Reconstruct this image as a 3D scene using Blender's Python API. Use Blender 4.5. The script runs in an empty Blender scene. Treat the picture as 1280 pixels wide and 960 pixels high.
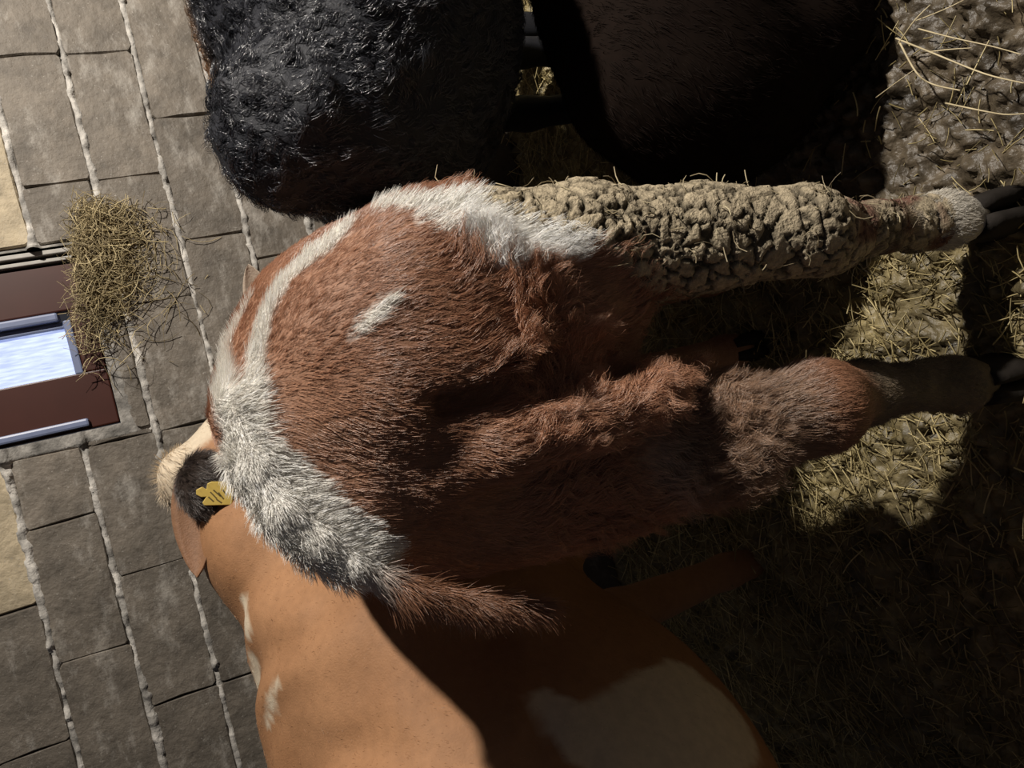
import bpy, bmesh, math, random
import numpy as np
from mathutils import Vector, Matrix
from mathutils.bvhtree import BVHTree
from mathutils.kdtree import KDTree
random.seed(7); RNG = np.random.default_rng(11)
SC = bpy.context.scene

# ------------------------------------------------------------------ camera
CAM_H, PITCH, ROLL, FPX = 1.2, math.radians(20.7), math.radians(14.0), 924.0
Fv = np.array([0, math.cos(PITCH), -math.sin(PITCH)])
Dn = np.array([0, 0, -1.0]); Dn = Dn - (Dn @ Fv) * Fv; Dn /= np.linalg.norm(Dn)
Wx = np.array([1.0, 0, 0])
Rv = math.cos(ROLL) * Dn - math.sin(ROLL) * Wx
Uv = math.sin(ROLL) * Dn + math.cos(ROLL) * Wx
cd = bpy.data.cameras.new('camera'); cam = bpy.data.objects.new('camera', cd)
SC.collection.objects.link(cam)
M = Matrix(((Rv[0], Uv[0], -Fv[0], 0), (Rv[1], Uv[1], -Fv[1], 0), (Rv[2], Uv[2], -Fv[2], CAM_H), (0, 0, 0, 1)))
cam.matrix_world = M
cd.sensor_width = 36.0; cd.lens = 36.0 * FPX / 1280.0; cd.clip_start = 0.02
SC.camera = cam

# ------------------------------------------------------------------ light and exposure
world = bpy.data.worlds.new('night'); SC.world = world; world.use_nodes = True
bg = world.node_tree.nodes['Background']
bg.inputs[0].default_value = (0.85, 0.85, 1.0, 1); bg.inputs[1].default_value = 0.034
ld = bpy.data.lights.new('barn_lamp', 'POINT'); ld.energy = 400; ld.shadow_soft_size = 0.045; ld.color = (1.0, 0.93, 0.84)
lo = bpy.data.objects.new('barn_lamp', ld); SC.collection.objects.link(lo)
lo.location = (2.15, 0.31, 2.3)
SC.view_settings.view_transform = 'Standard'; SC.view_settings.look = 'None'
SC.view_settings.gamma = 1; SC.view_settings.use_curve_mapping = False
SC.view_settings.exposure = 0.12
SC.cycles_curves.shape = 'RIBBONS'

# ------------------------------------------------------------------ helpers
def P(px, py, Y):
    d = Fv + Rv * (px - 640) / FPX - Uv * (py - 480) / FPX
    return np.array([0, 0, CAM_H]) + d * Y / d[1]
def link(o, parent=None):
    SC.collection.objects.link(o)
    if parent: o.parent = parent
    return o
def thing(name, label, cat, loc=(0, 0, 0), group=None):
    o = link(bpy.data.objects.new(name, None)); o.empty_display_size = 0.1
    o.location = loc; tag(o, label, cat, group); return o
def tag(o, label, cat, group=None):
    o['label'] = label; o['category'] = cat
    if group: o['group'] = group
    return o
def mesh_obj(name, verts, faces, mat=None, parent=None, smooth=True, cols=None):
    me = bpy.data.meshes.new(name)
    verts = np.asarray(verts, dtype=np.float32)
    if parent is not None: verts = verts - np.array(parent_loc(parent), dtype=np.float32)
    if isinstance(faces, np.ndarray):
        n, k = faces.shape
        me.vertices.add(len(verts)); me.vertices.foreach_set('co', verts.ravel())
        me.loops.add(n * k); me.loops.foreach_set('vertex_index', faces.astype(np.int32).ravel())
        me.polygons.add(n); me.polygons.foreach_set('loop_start', np.arange(0, n * k, k, dtype=np.int32))
        me.update(calc_edges=True)
    else:
        me.from_pydata([tuple(v) for v in verts.tolist()], [], faces)
    if smooth: me.polygons.foreach_set('use_smooth', np.ones(len(me.polygons), dtype=bool))
    if cols is not None:
        ca = me.color_attributes.new('col', 'FLOAT_COLOR', 'POINT')
        c4 = np.ones((len(verts), 4), dtype=np.float32); c4[:, :3] = cols
        ca.data.foreach_set('color', c4.ravel())
    me.validate(); me.update()
    if mat: me.materials.append(mat)
    return link(bpy.data.objects.new(name, me), parent)
def parent_loc(p):
    l = Vector((0, 0, 0))
    while p is not None: l += p.location; p = p.parent
    return l

# ---- noise (numpy value noise)
def _h(ix, iy, iz, s):
    n = (ix * 374761393 + iy * 668265263 + iz * 2147483647 * 3 + s * 974634777) & 0xffffffff
    n = ((n ^ (n >> 13)) * 1274126177) & 0xffffffff
    n = ((n ^ (n >> 16)) * 2246822519) & 0xffffffff
    return ((n ^ (n >> 15)) & 0xffff) / 65535.0
def vnoise(p, s=0):
    p = np.asarray(p, float); i = np.floor(p).astype(np.int64); f = p - i; f = f * f * (3 - 2 * f)
    x, y, z = i[..., 0], i[..., 1], i[..., 2]; r = 0
    for dx in (0, 1):
        wx = f[..., 0] if dx else 1 - f[..., 0]
        for dy in (0, 1):
            wy = f[..., 1] if dy else 1 - f[..., 1]
            for dz in (0, 1):
                wz = f[..., 2] if dz else 1 - f[..., 2]
                r = r + wx * wy * wz * _h(x + dx, y + dy, z + dz, s)
    return r * 2 - 1
def fbm(p, o=4, s=0):
    r = 0; a = 1; p = np.asarray(p, float)
    for k in range(o): r = r + a * vnoise(p, s + k); p = p * 2.03 + 7.1; a *= .5
    return r / 1.9
def vnoise3(p, s=0): return np.stack([vnoise(p, s), vnoise(p, s + 31), vnoise(p, s + 67)], -1)
def sstep(a, b, x): t = np.clip((x - a) / (b - a), 0, 1); return t * t * (3 - 2 * t)
def nrm(v): return v / np.maximum(np.linalg.norm(v, axis=-1, keepdims=True), 1e-9)

# ---- implicit surfaces
def rc(p, a, b, ra, rb):
    a = np.array(a, float); b = np.array(b, float); ab = b - a
    t = np.clip(((p - a) @ ab) / (ab @ ab), 0, 1)
    return np.linalg.norm(p - a - t[..., None] * ab, axis=-1) - (ra + (rb - ra) * t)
def el(p, c, r, rot=None):
    q = p - np.array(c, float)
    if rot is not None:
        q = q @ rot
    r = np.array(r, float); k0 = np.linalg.norm(q / r, axis=-1); k1 = np.linalg.norm(q / (r * r), axis=-1)
    return k0 * (k0 - 1) / np.maximum(k1, 1e-9)
def smin(a, b, k):
    h = np.maximum(k - np.abs(a - b), 0) / k
    return np.minimum(a, b) - h * h * k * .25
def smax(a, b, k): return -smin(-a, -b, k)
def rotz(d):
    c, s = math.cos(math.radians(d)), math.sin(math.radians(d)); return np.array([[c, -s, 0], [s, c, 0], [0, 0, 1.0]])
def chain(p, pts, k=.02):
    d = None
    for (a, ra), (b, rb) in zip(pts[:-1], pts[1:]):
        e = rc(p, a, b, ra, rb); d = e if d is None else smin(d, e, k)
    return d
def nets(f, lo_, hi_, res):
    lo_ = np.array(lo_, float); n = np.ceil((np.array(hi_) - lo_) / res).astype(int) + 1
    ax = [lo_[i] + res * np.arange(n[i]) for i in range(3)]
    D = np.empty(n)
    for i in range(n[0]):
        g = np.stack(np.meshgrid([ax[0][i]], ax[1], ax[2], indexing='ij'), -1)
        D[i] = f(g.reshape(-1, 3)).reshape(n[1], n[2])
    s = D < 0
    c = sum(s[a:n[0] - 1 + a, b:n[1] - 1 + b, d:n[2] - 1 + d].astype(int) for a in (0, 1) for b in (0, 1) for d in (0, 1))
    act = (c > 0) & (c < 8); idx = -np.ones(act.shape, int); cells = np.argwhere(act); idx[act] = np.arange(len(cells))
    acc = np.zeros((len(cells), 3)); cnt = np.zeros(len(cells))
    for axis in range(3):
        o = [i for i in range(3) if i != axis]
        for u in (0, 1):
            for v in (0, 1):
                q0 = cells.copy(); q0[:, o[0]] += u; q0[:, o[1]] += v; q1 = q0.copy(); q1[:, axis] += 1
                d0 = D[tuple(q0.T)]; d1 = D[tuple(q1.T)]; m = (d0 < 0) != (d1 < 0)
                t = np.where(m, d0 / np.where(m, d0 - d1, 1), 0); pt = q0.astype(float); pt[:, axis] += t
                acc[m] += pt[m]; cnt[m] += 1
    V = lo_ + acc / cnt[:, None] * res
    Fs = []
    for axis in range(3):
        o = [(axis + 1) % 3, (axis + 2) % 3]
        sl0 = [slice(None)] * 3; sl1 = [slice(None)] * 3
        sl0[axis] = slice(0, -1); sl1[axis] = slice(1, None)
        ch = s[tuple(sl0)] != s[tuple(sl1)]
        e = np.argwhere(ch); ok = np.all(e[:, o] > 0, axis=1) & (e[:, o[0]] < n[o[0]] - 1) & (e[:, o[1]] < n[o[1]] - 1)
        e = e[ok]
        if not len(e): continue
        def cell(du, dv):
            q = e.copy(); q[:, o[0]] += du; q[:, o[1]] += dv; return idx[tuple(q.T)]
        quad = np.stack([cell(-1, -1), cell(0, -1), cell(0, 0), cell(-1, 0)], 1)
        inside0 = s[tuple(e.T)]; quad[~inside0] = quad[~inside0][:, ::-1]; Fs.append(quad)
    Fq = np.concatenate(Fs)
    for _ in range(2):
        dd = f(V); V = V - grad(f, V) * dd[:, None] * .8
    return V, Fq
def grad(f, V, e=.0015):
    return nrm(np.stack([f(V + e * np.eye(3)[i]) - f(V - e * np.eye(3)[i]) for i in range(3)], -1))
def sample(V, Fq, n, wfun=None, keep=None):
    T = np.concatenate([Fq[:, [0, 1, 2]], Fq[:, [0, 2, 3]]])
    a, b, c = V[T[:, 0]], V[T[:, 1]], V[T[:, 2]]
    w = np.linalg.norm(np.cross(b - a, c - a), axis=1); cen = (a + b + c) / 3
    if wfun is not None: w = w * wfun(cen)
    k = RNG.choice(len(T), n, p=w / w.sum()); u = RNG.random((n, 2)); fl = u.sum(1) > 1; u[fl] = 1 - u[fl]
    return a[k] + u[:, :1] * (b[k] - a[k]) + u[:, 1:] * (c[k] - a[k])

# ---- hair
def hair(name, parent, roots, N, direc, length, col, mat, rad=.0003, npt=5, clump=.5, ratio=14, curl=.0, frizz=.15, lift=.35, droop=.0, seed=0, wisp=None):
    n = len(roots); direc = direc - (direc * N).sum(1, keepdims=True) * N
    direc = nrm(direc)
    side = np.cross(N, direc)
    j = RNG.normal(0, frizz, (n, 3)); lf = (lift if np.ndim(lift) else np.full(n, lift)) * RNG.uniform(.5, 1.5, n)
    d = nrm(direc + j + N * lf[:, None])
    L = length * RNG.uniform(.6, 1.15, n); t = np.linspace(0, 1, npt)
    ph = vnoise(roots * 90, seed + 5) * 6.3; am = (curl if np.ndim(curl) else np.full(n, curl))
    Pt = roots[:, None] - N[:, None] * .001 + d[:, None] * (L[:, None] * t)[..., None]
    turns = L / .034
    th = ph[:, None] + 6.28 * turns[:, None] * t
    Pt = Pt + (am * L)[:, None, None] * ((np.sin(th) - np.sin(ph)[:, None])[..., None] * side[:, None] + .6 * (np.cos(th) - np.cos(ph)[:, None])[..., None] * N[:, None]) * .5
    Pt[..., 2] -= (droop * L)[:, None] * (t ** 2) if np.ndim(droop) else droop * L[:, None] * t ** 2
    if np.max(clump) > 0:
        g = np.arange(0, n, ratio); kd = KDTree(len(g))
        for q, i in enumerate(g): kd.insert(roots[i].tolist(), q)
        kd.balance()
        near = np.fromiter((kd.find(r)[1] for r in roots.tolist()), int, n)
        gi = g[near]; w = (t ** 1.2)[None, :, None] * (clump * RNG.uniform(.5, 1.2, n))[:, None, None]
        tgt = Pt[gi]; Pt = Pt * (1 - w) + tgt * w
    cu = bpy.data.hair_curves.new(name); cu.add_curves([npt] * n)
    base = np.array(parent_loc(parent)) if parent else 0
    cu.position_data.foreach_set('vector', (Pt - base).astype(np.float32).ravel())
    r = cu.attributes.get('radius') or cu.attributes.new('radius', 'FLOAT', 'POINT')
    prof = 1 - .8 * t ** 1.5
    rr = (rad * RNG.uniform(.7, 1.25, n))[:, None] * prof
    r.data.foreach_set('value', rr.astype(np.float32).ravel())
    a = cu.attributes.new('col', 'FLOAT_COLOR', 'CURVE'); c4 = np.ones((n, 4), np.float32)
    c4[:, :3] = np.clip(col * RNG.uniform(.76, 1.36, n)[:, None], 0, 1); a.data.foreach_set('color', c4.ravel())
    cu.materials.append(mat)
    return link(bpy.data.objects.new(name, cu), parent)

# ------------------------------------------------------------------ materials
def newmat(name):
    m = bpy.data.materials.new(name); m.use_nodes = True; nt = m.node_tree
    return m, nt, nt.nodes['Principled BSDF']
def N_(nt, t, **k):
    n = nt.nodes.new(t)
    for a, b in k.items(): setattr(n, a, b)
    return n
def attrmat(name, rough=.55, spec=.4, nscale=60, namt=.25, bump=0., bscale=200, sheen=0):
    m, nt, b = newmat(name); at = N_(nt, 'ShaderNodeAttribute', attribute_name='col')
    tc = N_(nt, 'ShaderNodeTexCoord'); no = N_(nt, 'ShaderNodeTexNoise'); no.inputs['Scale'].default_value = nscale; no.inputs['Detail'].default_value = 6
    nt.links.new(tc.outputs['Object'], no.inputs['Vector'])
    mr = N_(nt, 'ShaderNodeMapRange'); mr.inputs[1].default_value = .25; mr.inputs[2].default_value = .75
    mr.inputs[3].default_value = 1 - namt; mr.inputs[4].default_value = 1 + namt; nt.links.new(no.outputs[0], mr.inputs[0])
    vm = N_(nt, 'ShaderNodeVectorMath', operation='SCALE'); nt.links.new(at.outputs['Color'], vm.inputs[0]); nt.links.new(mr.outputs[0], vm.inputs['Scale'])
    nt.links.new(vm.outputs[0], b.inputs['Base Color']); b.inputs['Roughness'].default_value = rough; b.inputs['Specular IOR Level'].default_value = spec
    if bump:
        n2 = N_(nt, 'ShaderNodeTexNoise'); n2.inputs['Scale'].default_value = bscale; n2.inputs['Detail'].default_value = 8
        nt.links.new(tc.outputs['Object'], n2.inputs['Vector'])
        bp = N_(nt, 'ShaderNodeBump'); bp.inputs['Strength'].default_value = bump; bp.inputs['Distance'].default_value = .004
        nt.links.new(n2.outputs[0], bp.inputs['Height']); nt.links.new(bp.outputs[0], b.inputs['Normal'])
    return m
def hairmat(name, rough=.45, spec=.5):
    m, nt, b = newmat(name); at = N_(nt, 'ShaderNodeAttribute', attribute_name='col')
    nt.links.new(at.outputs['Color'], b.inputs['Base Color']); b.inputs['Roughness'].default_value = rough; b.inputs['Specular IOR Level'].default_value = spec
    return m
def plain(name, col, rough=.6, spec=.4, metal=0, bump=0, bscale=80, namt=.15, nscale=25, emit=0):
    m, nt, b = newmat(name); tc = N_(nt, 'ShaderNodeTexCoord'); no = N_(nt, 'ShaderNodeTexNoise'); no.inputs['Scale'].default_value = nscale; no.inputs['Detail'].default_value = 6
    nt.links.new(tc.outputs['Object'], no.inputs['Vector']); cr = N_(nt, 'ShaderNodeValToRGB')
    cr.color_ramp.elements[0].position = .3; cr.color_ramp.elements[1].position = .7
    cr.color_ramp.elements[0].color = (*[c * (1 - namt) for c in col], 1); cr.color_ramp.elements[1].color = (*[min(1, c * (1 + namt)) for c in col], 1)
    nt.links.new(no.outputs[0], cr.inputs[0]); nt.links.new(cr.outputs[0], b.inputs['Base Color'])
    b.inputs['Roughness'].default_value = rough; b.inputs['Specular IOR Level'].default_value = spec; b.inputs['Metallic'].default_value = metal
    if bump:
        n2 = N_(nt, 'ShaderNodeTexNoise'); n2.inputs['Scale'].default_value = bscale; n2.inputs['Detail'].default_value = 8
        nt.links.new(tc.outputs['Object'], n2.inputs['Vector']); bp = N_(nt, 'ShaderNodeBump'); bp.inputs['Strength'].default_value = bump; bp.inputs['Distance'].default_value = .005
        nt.links.new(n2.outputs[0], bp.inputs['Height']); nt.links.new(bp.outputs[0], b.inputs['Normal'])
    return m
def brickmat(name, col, smear=.5):
    m, nt, b = newmat(name); tc = N_(nt, 'ShaderNodeTexCoord'); oi = N_(nt, 'ShaderNodeObjectInfo')
    L = nt.links.new
    no = N_(nt, 'ShaderNodeTexNoise'); no.inputs['Scale'].default_value = 14; no.inputs['Detail'].default_value = 9; no.inputs['Roughness'].default_value = .65
    geo = N_(nt, 'ShaderNodeNewGeometry'); L(geo.outputs['Position'], no.inputs['Vector'])
    cr = N_(nt, 'ShaderNodeValToRGB'); e = cr.color_ramp.elements; e[0].position = .3; e[1].position = .72
    e[0].color = (*[c * .58 for c in col], 1); e[1].color = (*[c * 1.28 for c in col], 1); L(no.outputs[0], cr.inputs[0])
    mr = N_(nt, 'ShaderNodeMapRange'); mr.inputs[3].default_value = .82; mr.inputs[4].default_value = 1.15; L(oi.outputs['Random'], mr.inputs[0])
    vm = N_(nt, 'ShaderNodeVectorMath', operation='SCALE'); L(cr.outputs[0], vm.inputs[0]); L(mr.outputs[0], vm.inputs['Scale'])
    # pale lime smears: stretched noise
    mp = N_(nt, 'ShaderNodeMapping'); mp.inputs['Scale'].default_value = (7, 7, 16); L(geo.outputs['Position'], mp.inputs[0])
    n2 = N_(nt, 'ShaderNodeTexNoise'); n2.inputs['Scale'].default_value = 1; n2.inputs['Detail'].default_value = 12; n2.inputs['Roughness'].default_value = .72; L(mp.outputs[0], n2.inputs['Vector'])
    c2 = N_(nt, 'ShaderNodeValToRGB'); c2.color_ramp.elements[0].position = .53; c2.color_ramp.elements[1].position = .70
    c2.color_ramp.elements[1].color = (smear, smear, smear, 1); L(n2.outputs[0], c2.inputs[0])
    mx = N_(nt, 'ShaderNodeMix', data_type='RGBA'); L(c2.outputs[0], mx.inputs[0]); L(vm.outputs[0], mx.inputs[6]); mx.inputs[7].default_value = (.5, .47, .42, 1)
    # small speckles
    n3 = N_(nt, 'ShaderNodeTexNoise'); n3.inputs['Scale'].default_value = 170; n3.inputs['Detail'].default_value = 3; L(geo.outputs['Position'], n3.inputs['Vector'])
    c3 = N_(nt, 'ShaderNodeValToRGB'); c3.color_ramp.elements[0].position = .66; c3.color_ramp.elements[1].position = .74; c3.color_ramp.elements[1].color = (.55, .55, .55, 1); L(n3.outputs[0], c3.inputs[0])
    m3 = N_(nt, 'ShaderNodeMix', data_type='RGBA'); L(c3.outputs[0], m3.inputs[0]); L(mx.outputs[2], m3.inputs[6]); m3.inputs[7].default_value = (.4, .37, .33, 1)
    L(m3.outputs[2], b.inputs['Base Color']); b.inputs['Roughness'].default_value = .62; b.inputs['Specular IOR Level'].default_value = .35
    n4 = N_(nt, 'ShaderNodeTexNoise'); n4.inputs['Scale'].default_value = 45; n4.inputs['Detail'].default_value = 10; n4.inputs['Roughness'].default_value = .6; L(geo.outputs['Position'], n4.inputs['Vector'])
    bp = N_(nt, 'ShaderNodeBump'); bp.inputs['Strength'].default_value = .9; bp.inputs['Distance'].default_value = .006; L(n4.outputs[0], bp.inputs['Height']); L(bp.outputs[0], b.inputs['Normal'])
    return m
M_brick = brickmat('grey_block', (.158, .135, .108)); M_cream = brickmat('cream_block', (.52, .43, .29), .2)
M_mortar = attrmat('lime_mortar', .85, .2, 55, .3, .8, 130)
M_paint = plain('oxblood_paint', (.050, .014, .009), .42, .4, namt=.12, nscale=8)
M_bar = plain('blue_grey_frame', (.16, .19, .30), .4, .5, namt=.1); M_lightbar = plain('pale_frame_metal', (.36, .34, .31), .5)
M_dark = plain('gap_shadow', (.02, .018, .015), .8)
M_ground = attrmat('trampled_mud', .42, .5, 45, .35, .8, 120)
M_straw = attrmat('straw', .5, .4, 20, .2)
M_skin = attrmat('hide', .6, .3, 120, .15, .35, 350)
M_hide_smooth = attrmat('short_hide', .62, .22, 60, .10, .25, 300)
M_hair = hairmat('coat_hair', .34, .7); M_hairshine = hairmat('glossy_black_hair', .25, .8)
M_mud = attrmat('dried_mud', .8, .2, 150, .3, .9, 260)
M_hoof = plain('hoof_horn', (.022, .018, .015), .8, .2, bump=.3, namt=.3)
M_tag = plain('yellow_plastic', (.60, .44, .11), .45, .4, namt=.08, nscale=60); M_tagink = plain('tag_ink', (.12, .09, .03), .6)

# ------------------------------------------------------------------ wall of blocks
WY = 2.2; CH = .1755; BL = .349; Z0 = 1.043
WX0, WX1, WZ0, WZ1 = -1.45, 2.05, -.02, 2.2
OX0, OX1, OZ0 = .150, .640, 1.470      # opening of the window
course = {}
phase = {-1: -.07, 0: -.1, 1: .106, 2: -.055 - .002, 3: -.06, 4: .09, 5: -.07}
def blocks_in(k):
    z0 = Z0 + (k - 0) * CH; z1 = z0 + CH
    off = {0: -.79 + .349, 1: .105, 2: -.240, 3: -.063, 4: -.250, 5: -.07}.get(k, (k * .173) % BL)
    xs = off + BL * np.arange(-8, 9)
    return z0, z1, xs
wall = thing('wall_back', 'grey block wall with pale lime mortar behind the cattle', 'wall', (0, WY, 0)); del wall['label']; del wall['category']; wall['kind'] = 'structure'
def block(x0, x1, z0, z1, mat, proud=0.0):
    # irregular outlined block: rounded front, 10-point outline
    w, h = x1 - x0, z1 - z0; c = .008
    pts = [(x0 + c, z0), (x0 + w * .5, z0), (x1 - c, z0), (x1, z0 + c), (x1, z0 + h * .5), (x1, z1 - c), (x1 - c, z1), (x0 + w * .5, z1), (x0 + c, z1), (x0, z1 - c), (x0, z0 + h * .5), (x0, z0 + c)]
    pts = [(a + random.uniform(-.003, .003), b + random.uniform(-.0035, .0035)) for a, b in pts]
    cx, cz = (x0 + x1) / 2, (z0 + z1) / 2; tx, tz = random.uniform(-.008, .008), random.uniform(-.012, .012)
    V = []; n = len(pts)
    for (yo, s) in ((.05, 0), (.004, 0), (-.001, .0028)):
        for a, b in pts:
            dx, dz = a - cx, b - cz; l = math.hypot(dx, dz)
            V.append((a - dx / l * s * 1.2, WY + yo - proud + (dx * tx + dz * tz if yo < .05 else 0), b - dz / l * s * 1.2))
    Fc = []
    for r in (0, 1):
        for i in range(n): Fc.append((r * n + i, r * n + (i + 1) % n, (r + 1) * n + (i + 1) % n, (r + 1) * n + i))
    V.append((cx, WY - .003 - proud, cz)); m = len(V) - 1
    for i in range(n): Fc.append((2 * n + i, 2 * n + (i + 1) % n, m))
    o = mesh_obj('brick', V, Fc, mat, wall, smooth=False); return o
for k in range(-6, 7):
    z0, z1, xs = blocks_in(k)
    for a, b in zip(xs[:-1], xs[1:]):
        if b < WX0 or a > WX1: continue
        segs = [(a, b)]
        if z1 > OZ0 + .05:
            if k == 2: segs = [(a, b)]
            else:
                segs = []
                if a < OX0 - .05: segs.append((a, min(b, OX0 - .035)))
                if b > OX1 + .04: segs.append((max(a, OX1 + .012), b))
        for (p0, p1) in segs:
            if p1 - p0 < .04: continue
            zt = z1; 
            if k == 2 and p1 > OX0 - .05 and p0 < OX1: zt = OZ0 - .02 if (p0 > OX0 - .1 and p1 < OX1 + .3) else z1
            if k == 2 and a < OX0 < b: # cut at the jamb
                block(p0 + .002, OX0 - .03, z0 + .008, z1 - .006, M_brick); block(OX0 - .022, p1 - .002, z0 + .008, OZ0 - .022, M_brick); continue
            if k == 2 and a < OX1 < b:
                block(p0 + .002, OX1 + .01, z0 + .008, OZ0 - .022, M_brick); block(OX1 + .014, p1 - .002, z0 + .008, z1 - .006, M_brick); continue
            cream = (k == 4 and -.26 < p0 < 0) or (k == 3 and .60 < p0 < .70)
            block(p0 + .0008, p1 - .0008, z0 + .006, zt - .005, M_cream if cream else M_brick, random.uniform(0, .004))
# mortar bed: relief grid between the blocks
def mortar(x0, x1, z0, z1, res, name='mortar'):
    nx = int((x1 - x0) / res) + 1; nz = int((z1 - z0) / res) + 1
    X, Z = np.meshgrid(np.linspace(x0, x1, nx), np.linspace(z0, z1, nz), indexing='ij'); p = np.stack([X, X * 0, Z], -1)
    wob = .006 * fbm(p * 28, 4, 3)
    dz = np.abs(((Z + wob - Z0 + CH / 2) % CH) - CH / 2)
    kk = np.floor((Z - Z0) / CH).astype(int); dxj = np.full(X.shape, 9.)
    for k in range(-6, 7):
        m = kk == k; _, _, xs = blocks_in(k)
        dxj[m] = np.abs(((X[m] - xs[0] + BL / 2) % BL) - BL / 2)
    # bed mortar lumps over the block face; varying fullness
    full = sstep(-.35, .35, fbm(p * np.array([5, 1, 9]), 3, 9))
    wid = .0085 + .010 * fbm(p * 24, 4, 21) + .004 * full
    bead = sstep(wid + .003, wid - .002, dz) * (.0035 + .0025 * full + .0035 * fbm(p * 70, 4, 5)) * sstep(-.62, -.45, fbm(p * 9, 3, 61))
    y = .014 - bead * 2.5
    patch = sstep(.36, .46, fbm(p * 17, 5, 44)) * sstep(.045, .0, dz) * .010
    y = y - patch - .007 * sstep(.014, .004, dz)
    jam = np.zeros_like(X)
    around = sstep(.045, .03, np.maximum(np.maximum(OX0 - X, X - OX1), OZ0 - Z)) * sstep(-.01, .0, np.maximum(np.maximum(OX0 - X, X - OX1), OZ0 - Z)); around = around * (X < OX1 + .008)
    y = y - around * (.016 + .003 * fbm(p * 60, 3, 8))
    inside = (X > OX0) & (X < OX1) & (Z > OZ0)
    V = np.stack([X, WY + y, Z], -1).reshape(-1, 3)
    tone = .50 + .42 * fbm(p * 30, 4, 2); cc = np.stack([tone * .92, tone * .87, tone * .79], -1) * .9
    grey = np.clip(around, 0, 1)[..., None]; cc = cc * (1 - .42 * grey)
    joint = (sstep(.007, .003, dxj) * sstep(.012, .02, dz))[..., None]; cc = cc * (1 - .8 * joint)
    i = np.arange(nx * nz).reshape(nx, nz); q = np.stack([i[:-1, :-1], i[1:, :-1], i[1:, 1:], i[:-1, 1:]], -1)
    q = q[~inside[:-1, :-1]].reshape(-1, 4)
    return mesh_obj(name, V, q, M_mortar, wall, cols=np.clip(cc.reshape(-1, 3), .02, 1))
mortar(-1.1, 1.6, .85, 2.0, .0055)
mb = mortar(WX0, WX1, WZ0, .86, .04, 'mortar'); mb2 = mortar(WX0, WX1, 2.0, WZ1, .03, 'mortar')
# solid back of the wall
def box(x0, x1, y0, y1, z0, z1):
    V = [(x, y, z) for x in (x0, x1) for y in (y0, y1) for z in (z0, z1)]
    return V, [(0, 1, 3, 2), (4, 6, 7, 5), (0, 4, 5, 1), (2, 3, 7, 6), (0, 2, 6, 4), (1, 5, 7, 3)]
def bbox(name, b, mat, parent, bev=.004, rotm=None):
    V, Fc = box(*b); o = mesh_obj(name, V, Fc, mat, parent, smooth=False)
    md = o.modifiers.new('bevel', 'BEVEL'); md.width = bev; md.segments = 2; return o
for b in ((WX0, OX0 - .01, WY + .06, WY + .2, 0, WZ1), (OX1 + .01, WX1, WY + .06, WY + .2, 0, WZ1), (OX0 - .01, OX1 + .01, WY + .06, WY + .2, 0, OZ0)):
    bbox('wall_core', b, M_mortar, wall, .001)

# window: oxblood board leaf with narrow glazed slots
win = thing('window_1', '', 'window', ((OX0 + OX1) / 2, WY, OZ0)); del win['label']; del win['category']; win['kind'] = 'structure'
WT = 2.15
PX0, PX1, PZ0 = .305, .43, 1.555       # glazed slot
bbox('leaf_board', (OX0 + .006, PX0, WY + .022, WY + .05, OZ0 + .006, WT), M_paint, win)
bbox('leaf_board', (PX1 + .045, OX1 - .04, WY + .022, WY + .05, OZ0 + .006, WT), M_paint, win)
bbox('leaf_board', (PX0, PX1 + .045, WY + .022, WY + .05, OZ0 + .006, PZ0 - .024), M_paint, win)
bbox('glazing_bar', (PX1 + .001, PX1 + .018, WY + .03, WY + .05, PZ0 - .01, WT), M_bar, win)
bbox('glazing_bar', (PX1 + .020, PX1 + .043, WY + .012, WY + .05, PZ0 + .002, WT), M_bar, win, .006)
bbox('glazing_bar', (PX0 - .002, PX1 + .02, WY + .02, WY + .05, PZ0 - .024, PZ0 - .004), M_bar, win)
bbox('glazing_bar', (OX0 + .012, OX0 + .034, WY + .008, WY + .05, OZ0 + .075, WT), M_bar, win, .006)
bbox('jamb_strip', (OX1 - .034, OX1 - .024, WY + .01, WY + .05, OZ0 + .02, WT), M_lightbar, win, .002)
bbox('jamb_strip', (OX1 - .016, OX1 - .004, WY + .0, WY + .05, OZ0 + .012, WT), M_lightbar, win, .002)
bbox('jamb_shade_back', (OX1 - .05, OX1 + .012, WY + .05, WY + .07, OZ0, WT), M_dark, win, .001)  # near-black panel paints the recess shadow between the jamb strips
mp_, nt, b = newmat('backlit_rain_streaked_glass')
geo = N_(nt, 'ShaderNodeNewGeometry'); mpn = N_(nt, 'ShaderNodeMapping'); mpn.inputs['Scale'].default_value = (160, 1, 22); nt.links.new(geo.outputs['Position'], mpn.inputs[0])
no = N_(nt, 'ShaderNodeTexNoise'); no.inputs['Scale'].default_value = 1.0; no.inputs['Detail'].default_value = 5; nt.links.new(mpn.outputs[0], no.inputs['Vector'])
cr = N_(nt, 'ShaderNodeValToRGB'); e = cr.color_ramp.elements; e[0].position = .33; e[1].position = .68; e[0].color = (.30, .38, .75, 1); e[1].color = (.62, .72, 1.0, 1)
nt.links.new(no.outputs[0], cr.inputs[0]); nt.links.new(cr.outputs[0], b.inputs['Emission Color']); b.inputs['Emission Strength'].default_value = .85
b.inputs['Base Color'].default_value = (.3, .35, .5, 1); b.inputs['Roughness'].default_value = .15
bbox('pane', (PX0, PX1 + .003, WY + .040, WY + .046, PZ0 - .006, WT), mp_, win, .0005)

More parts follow.
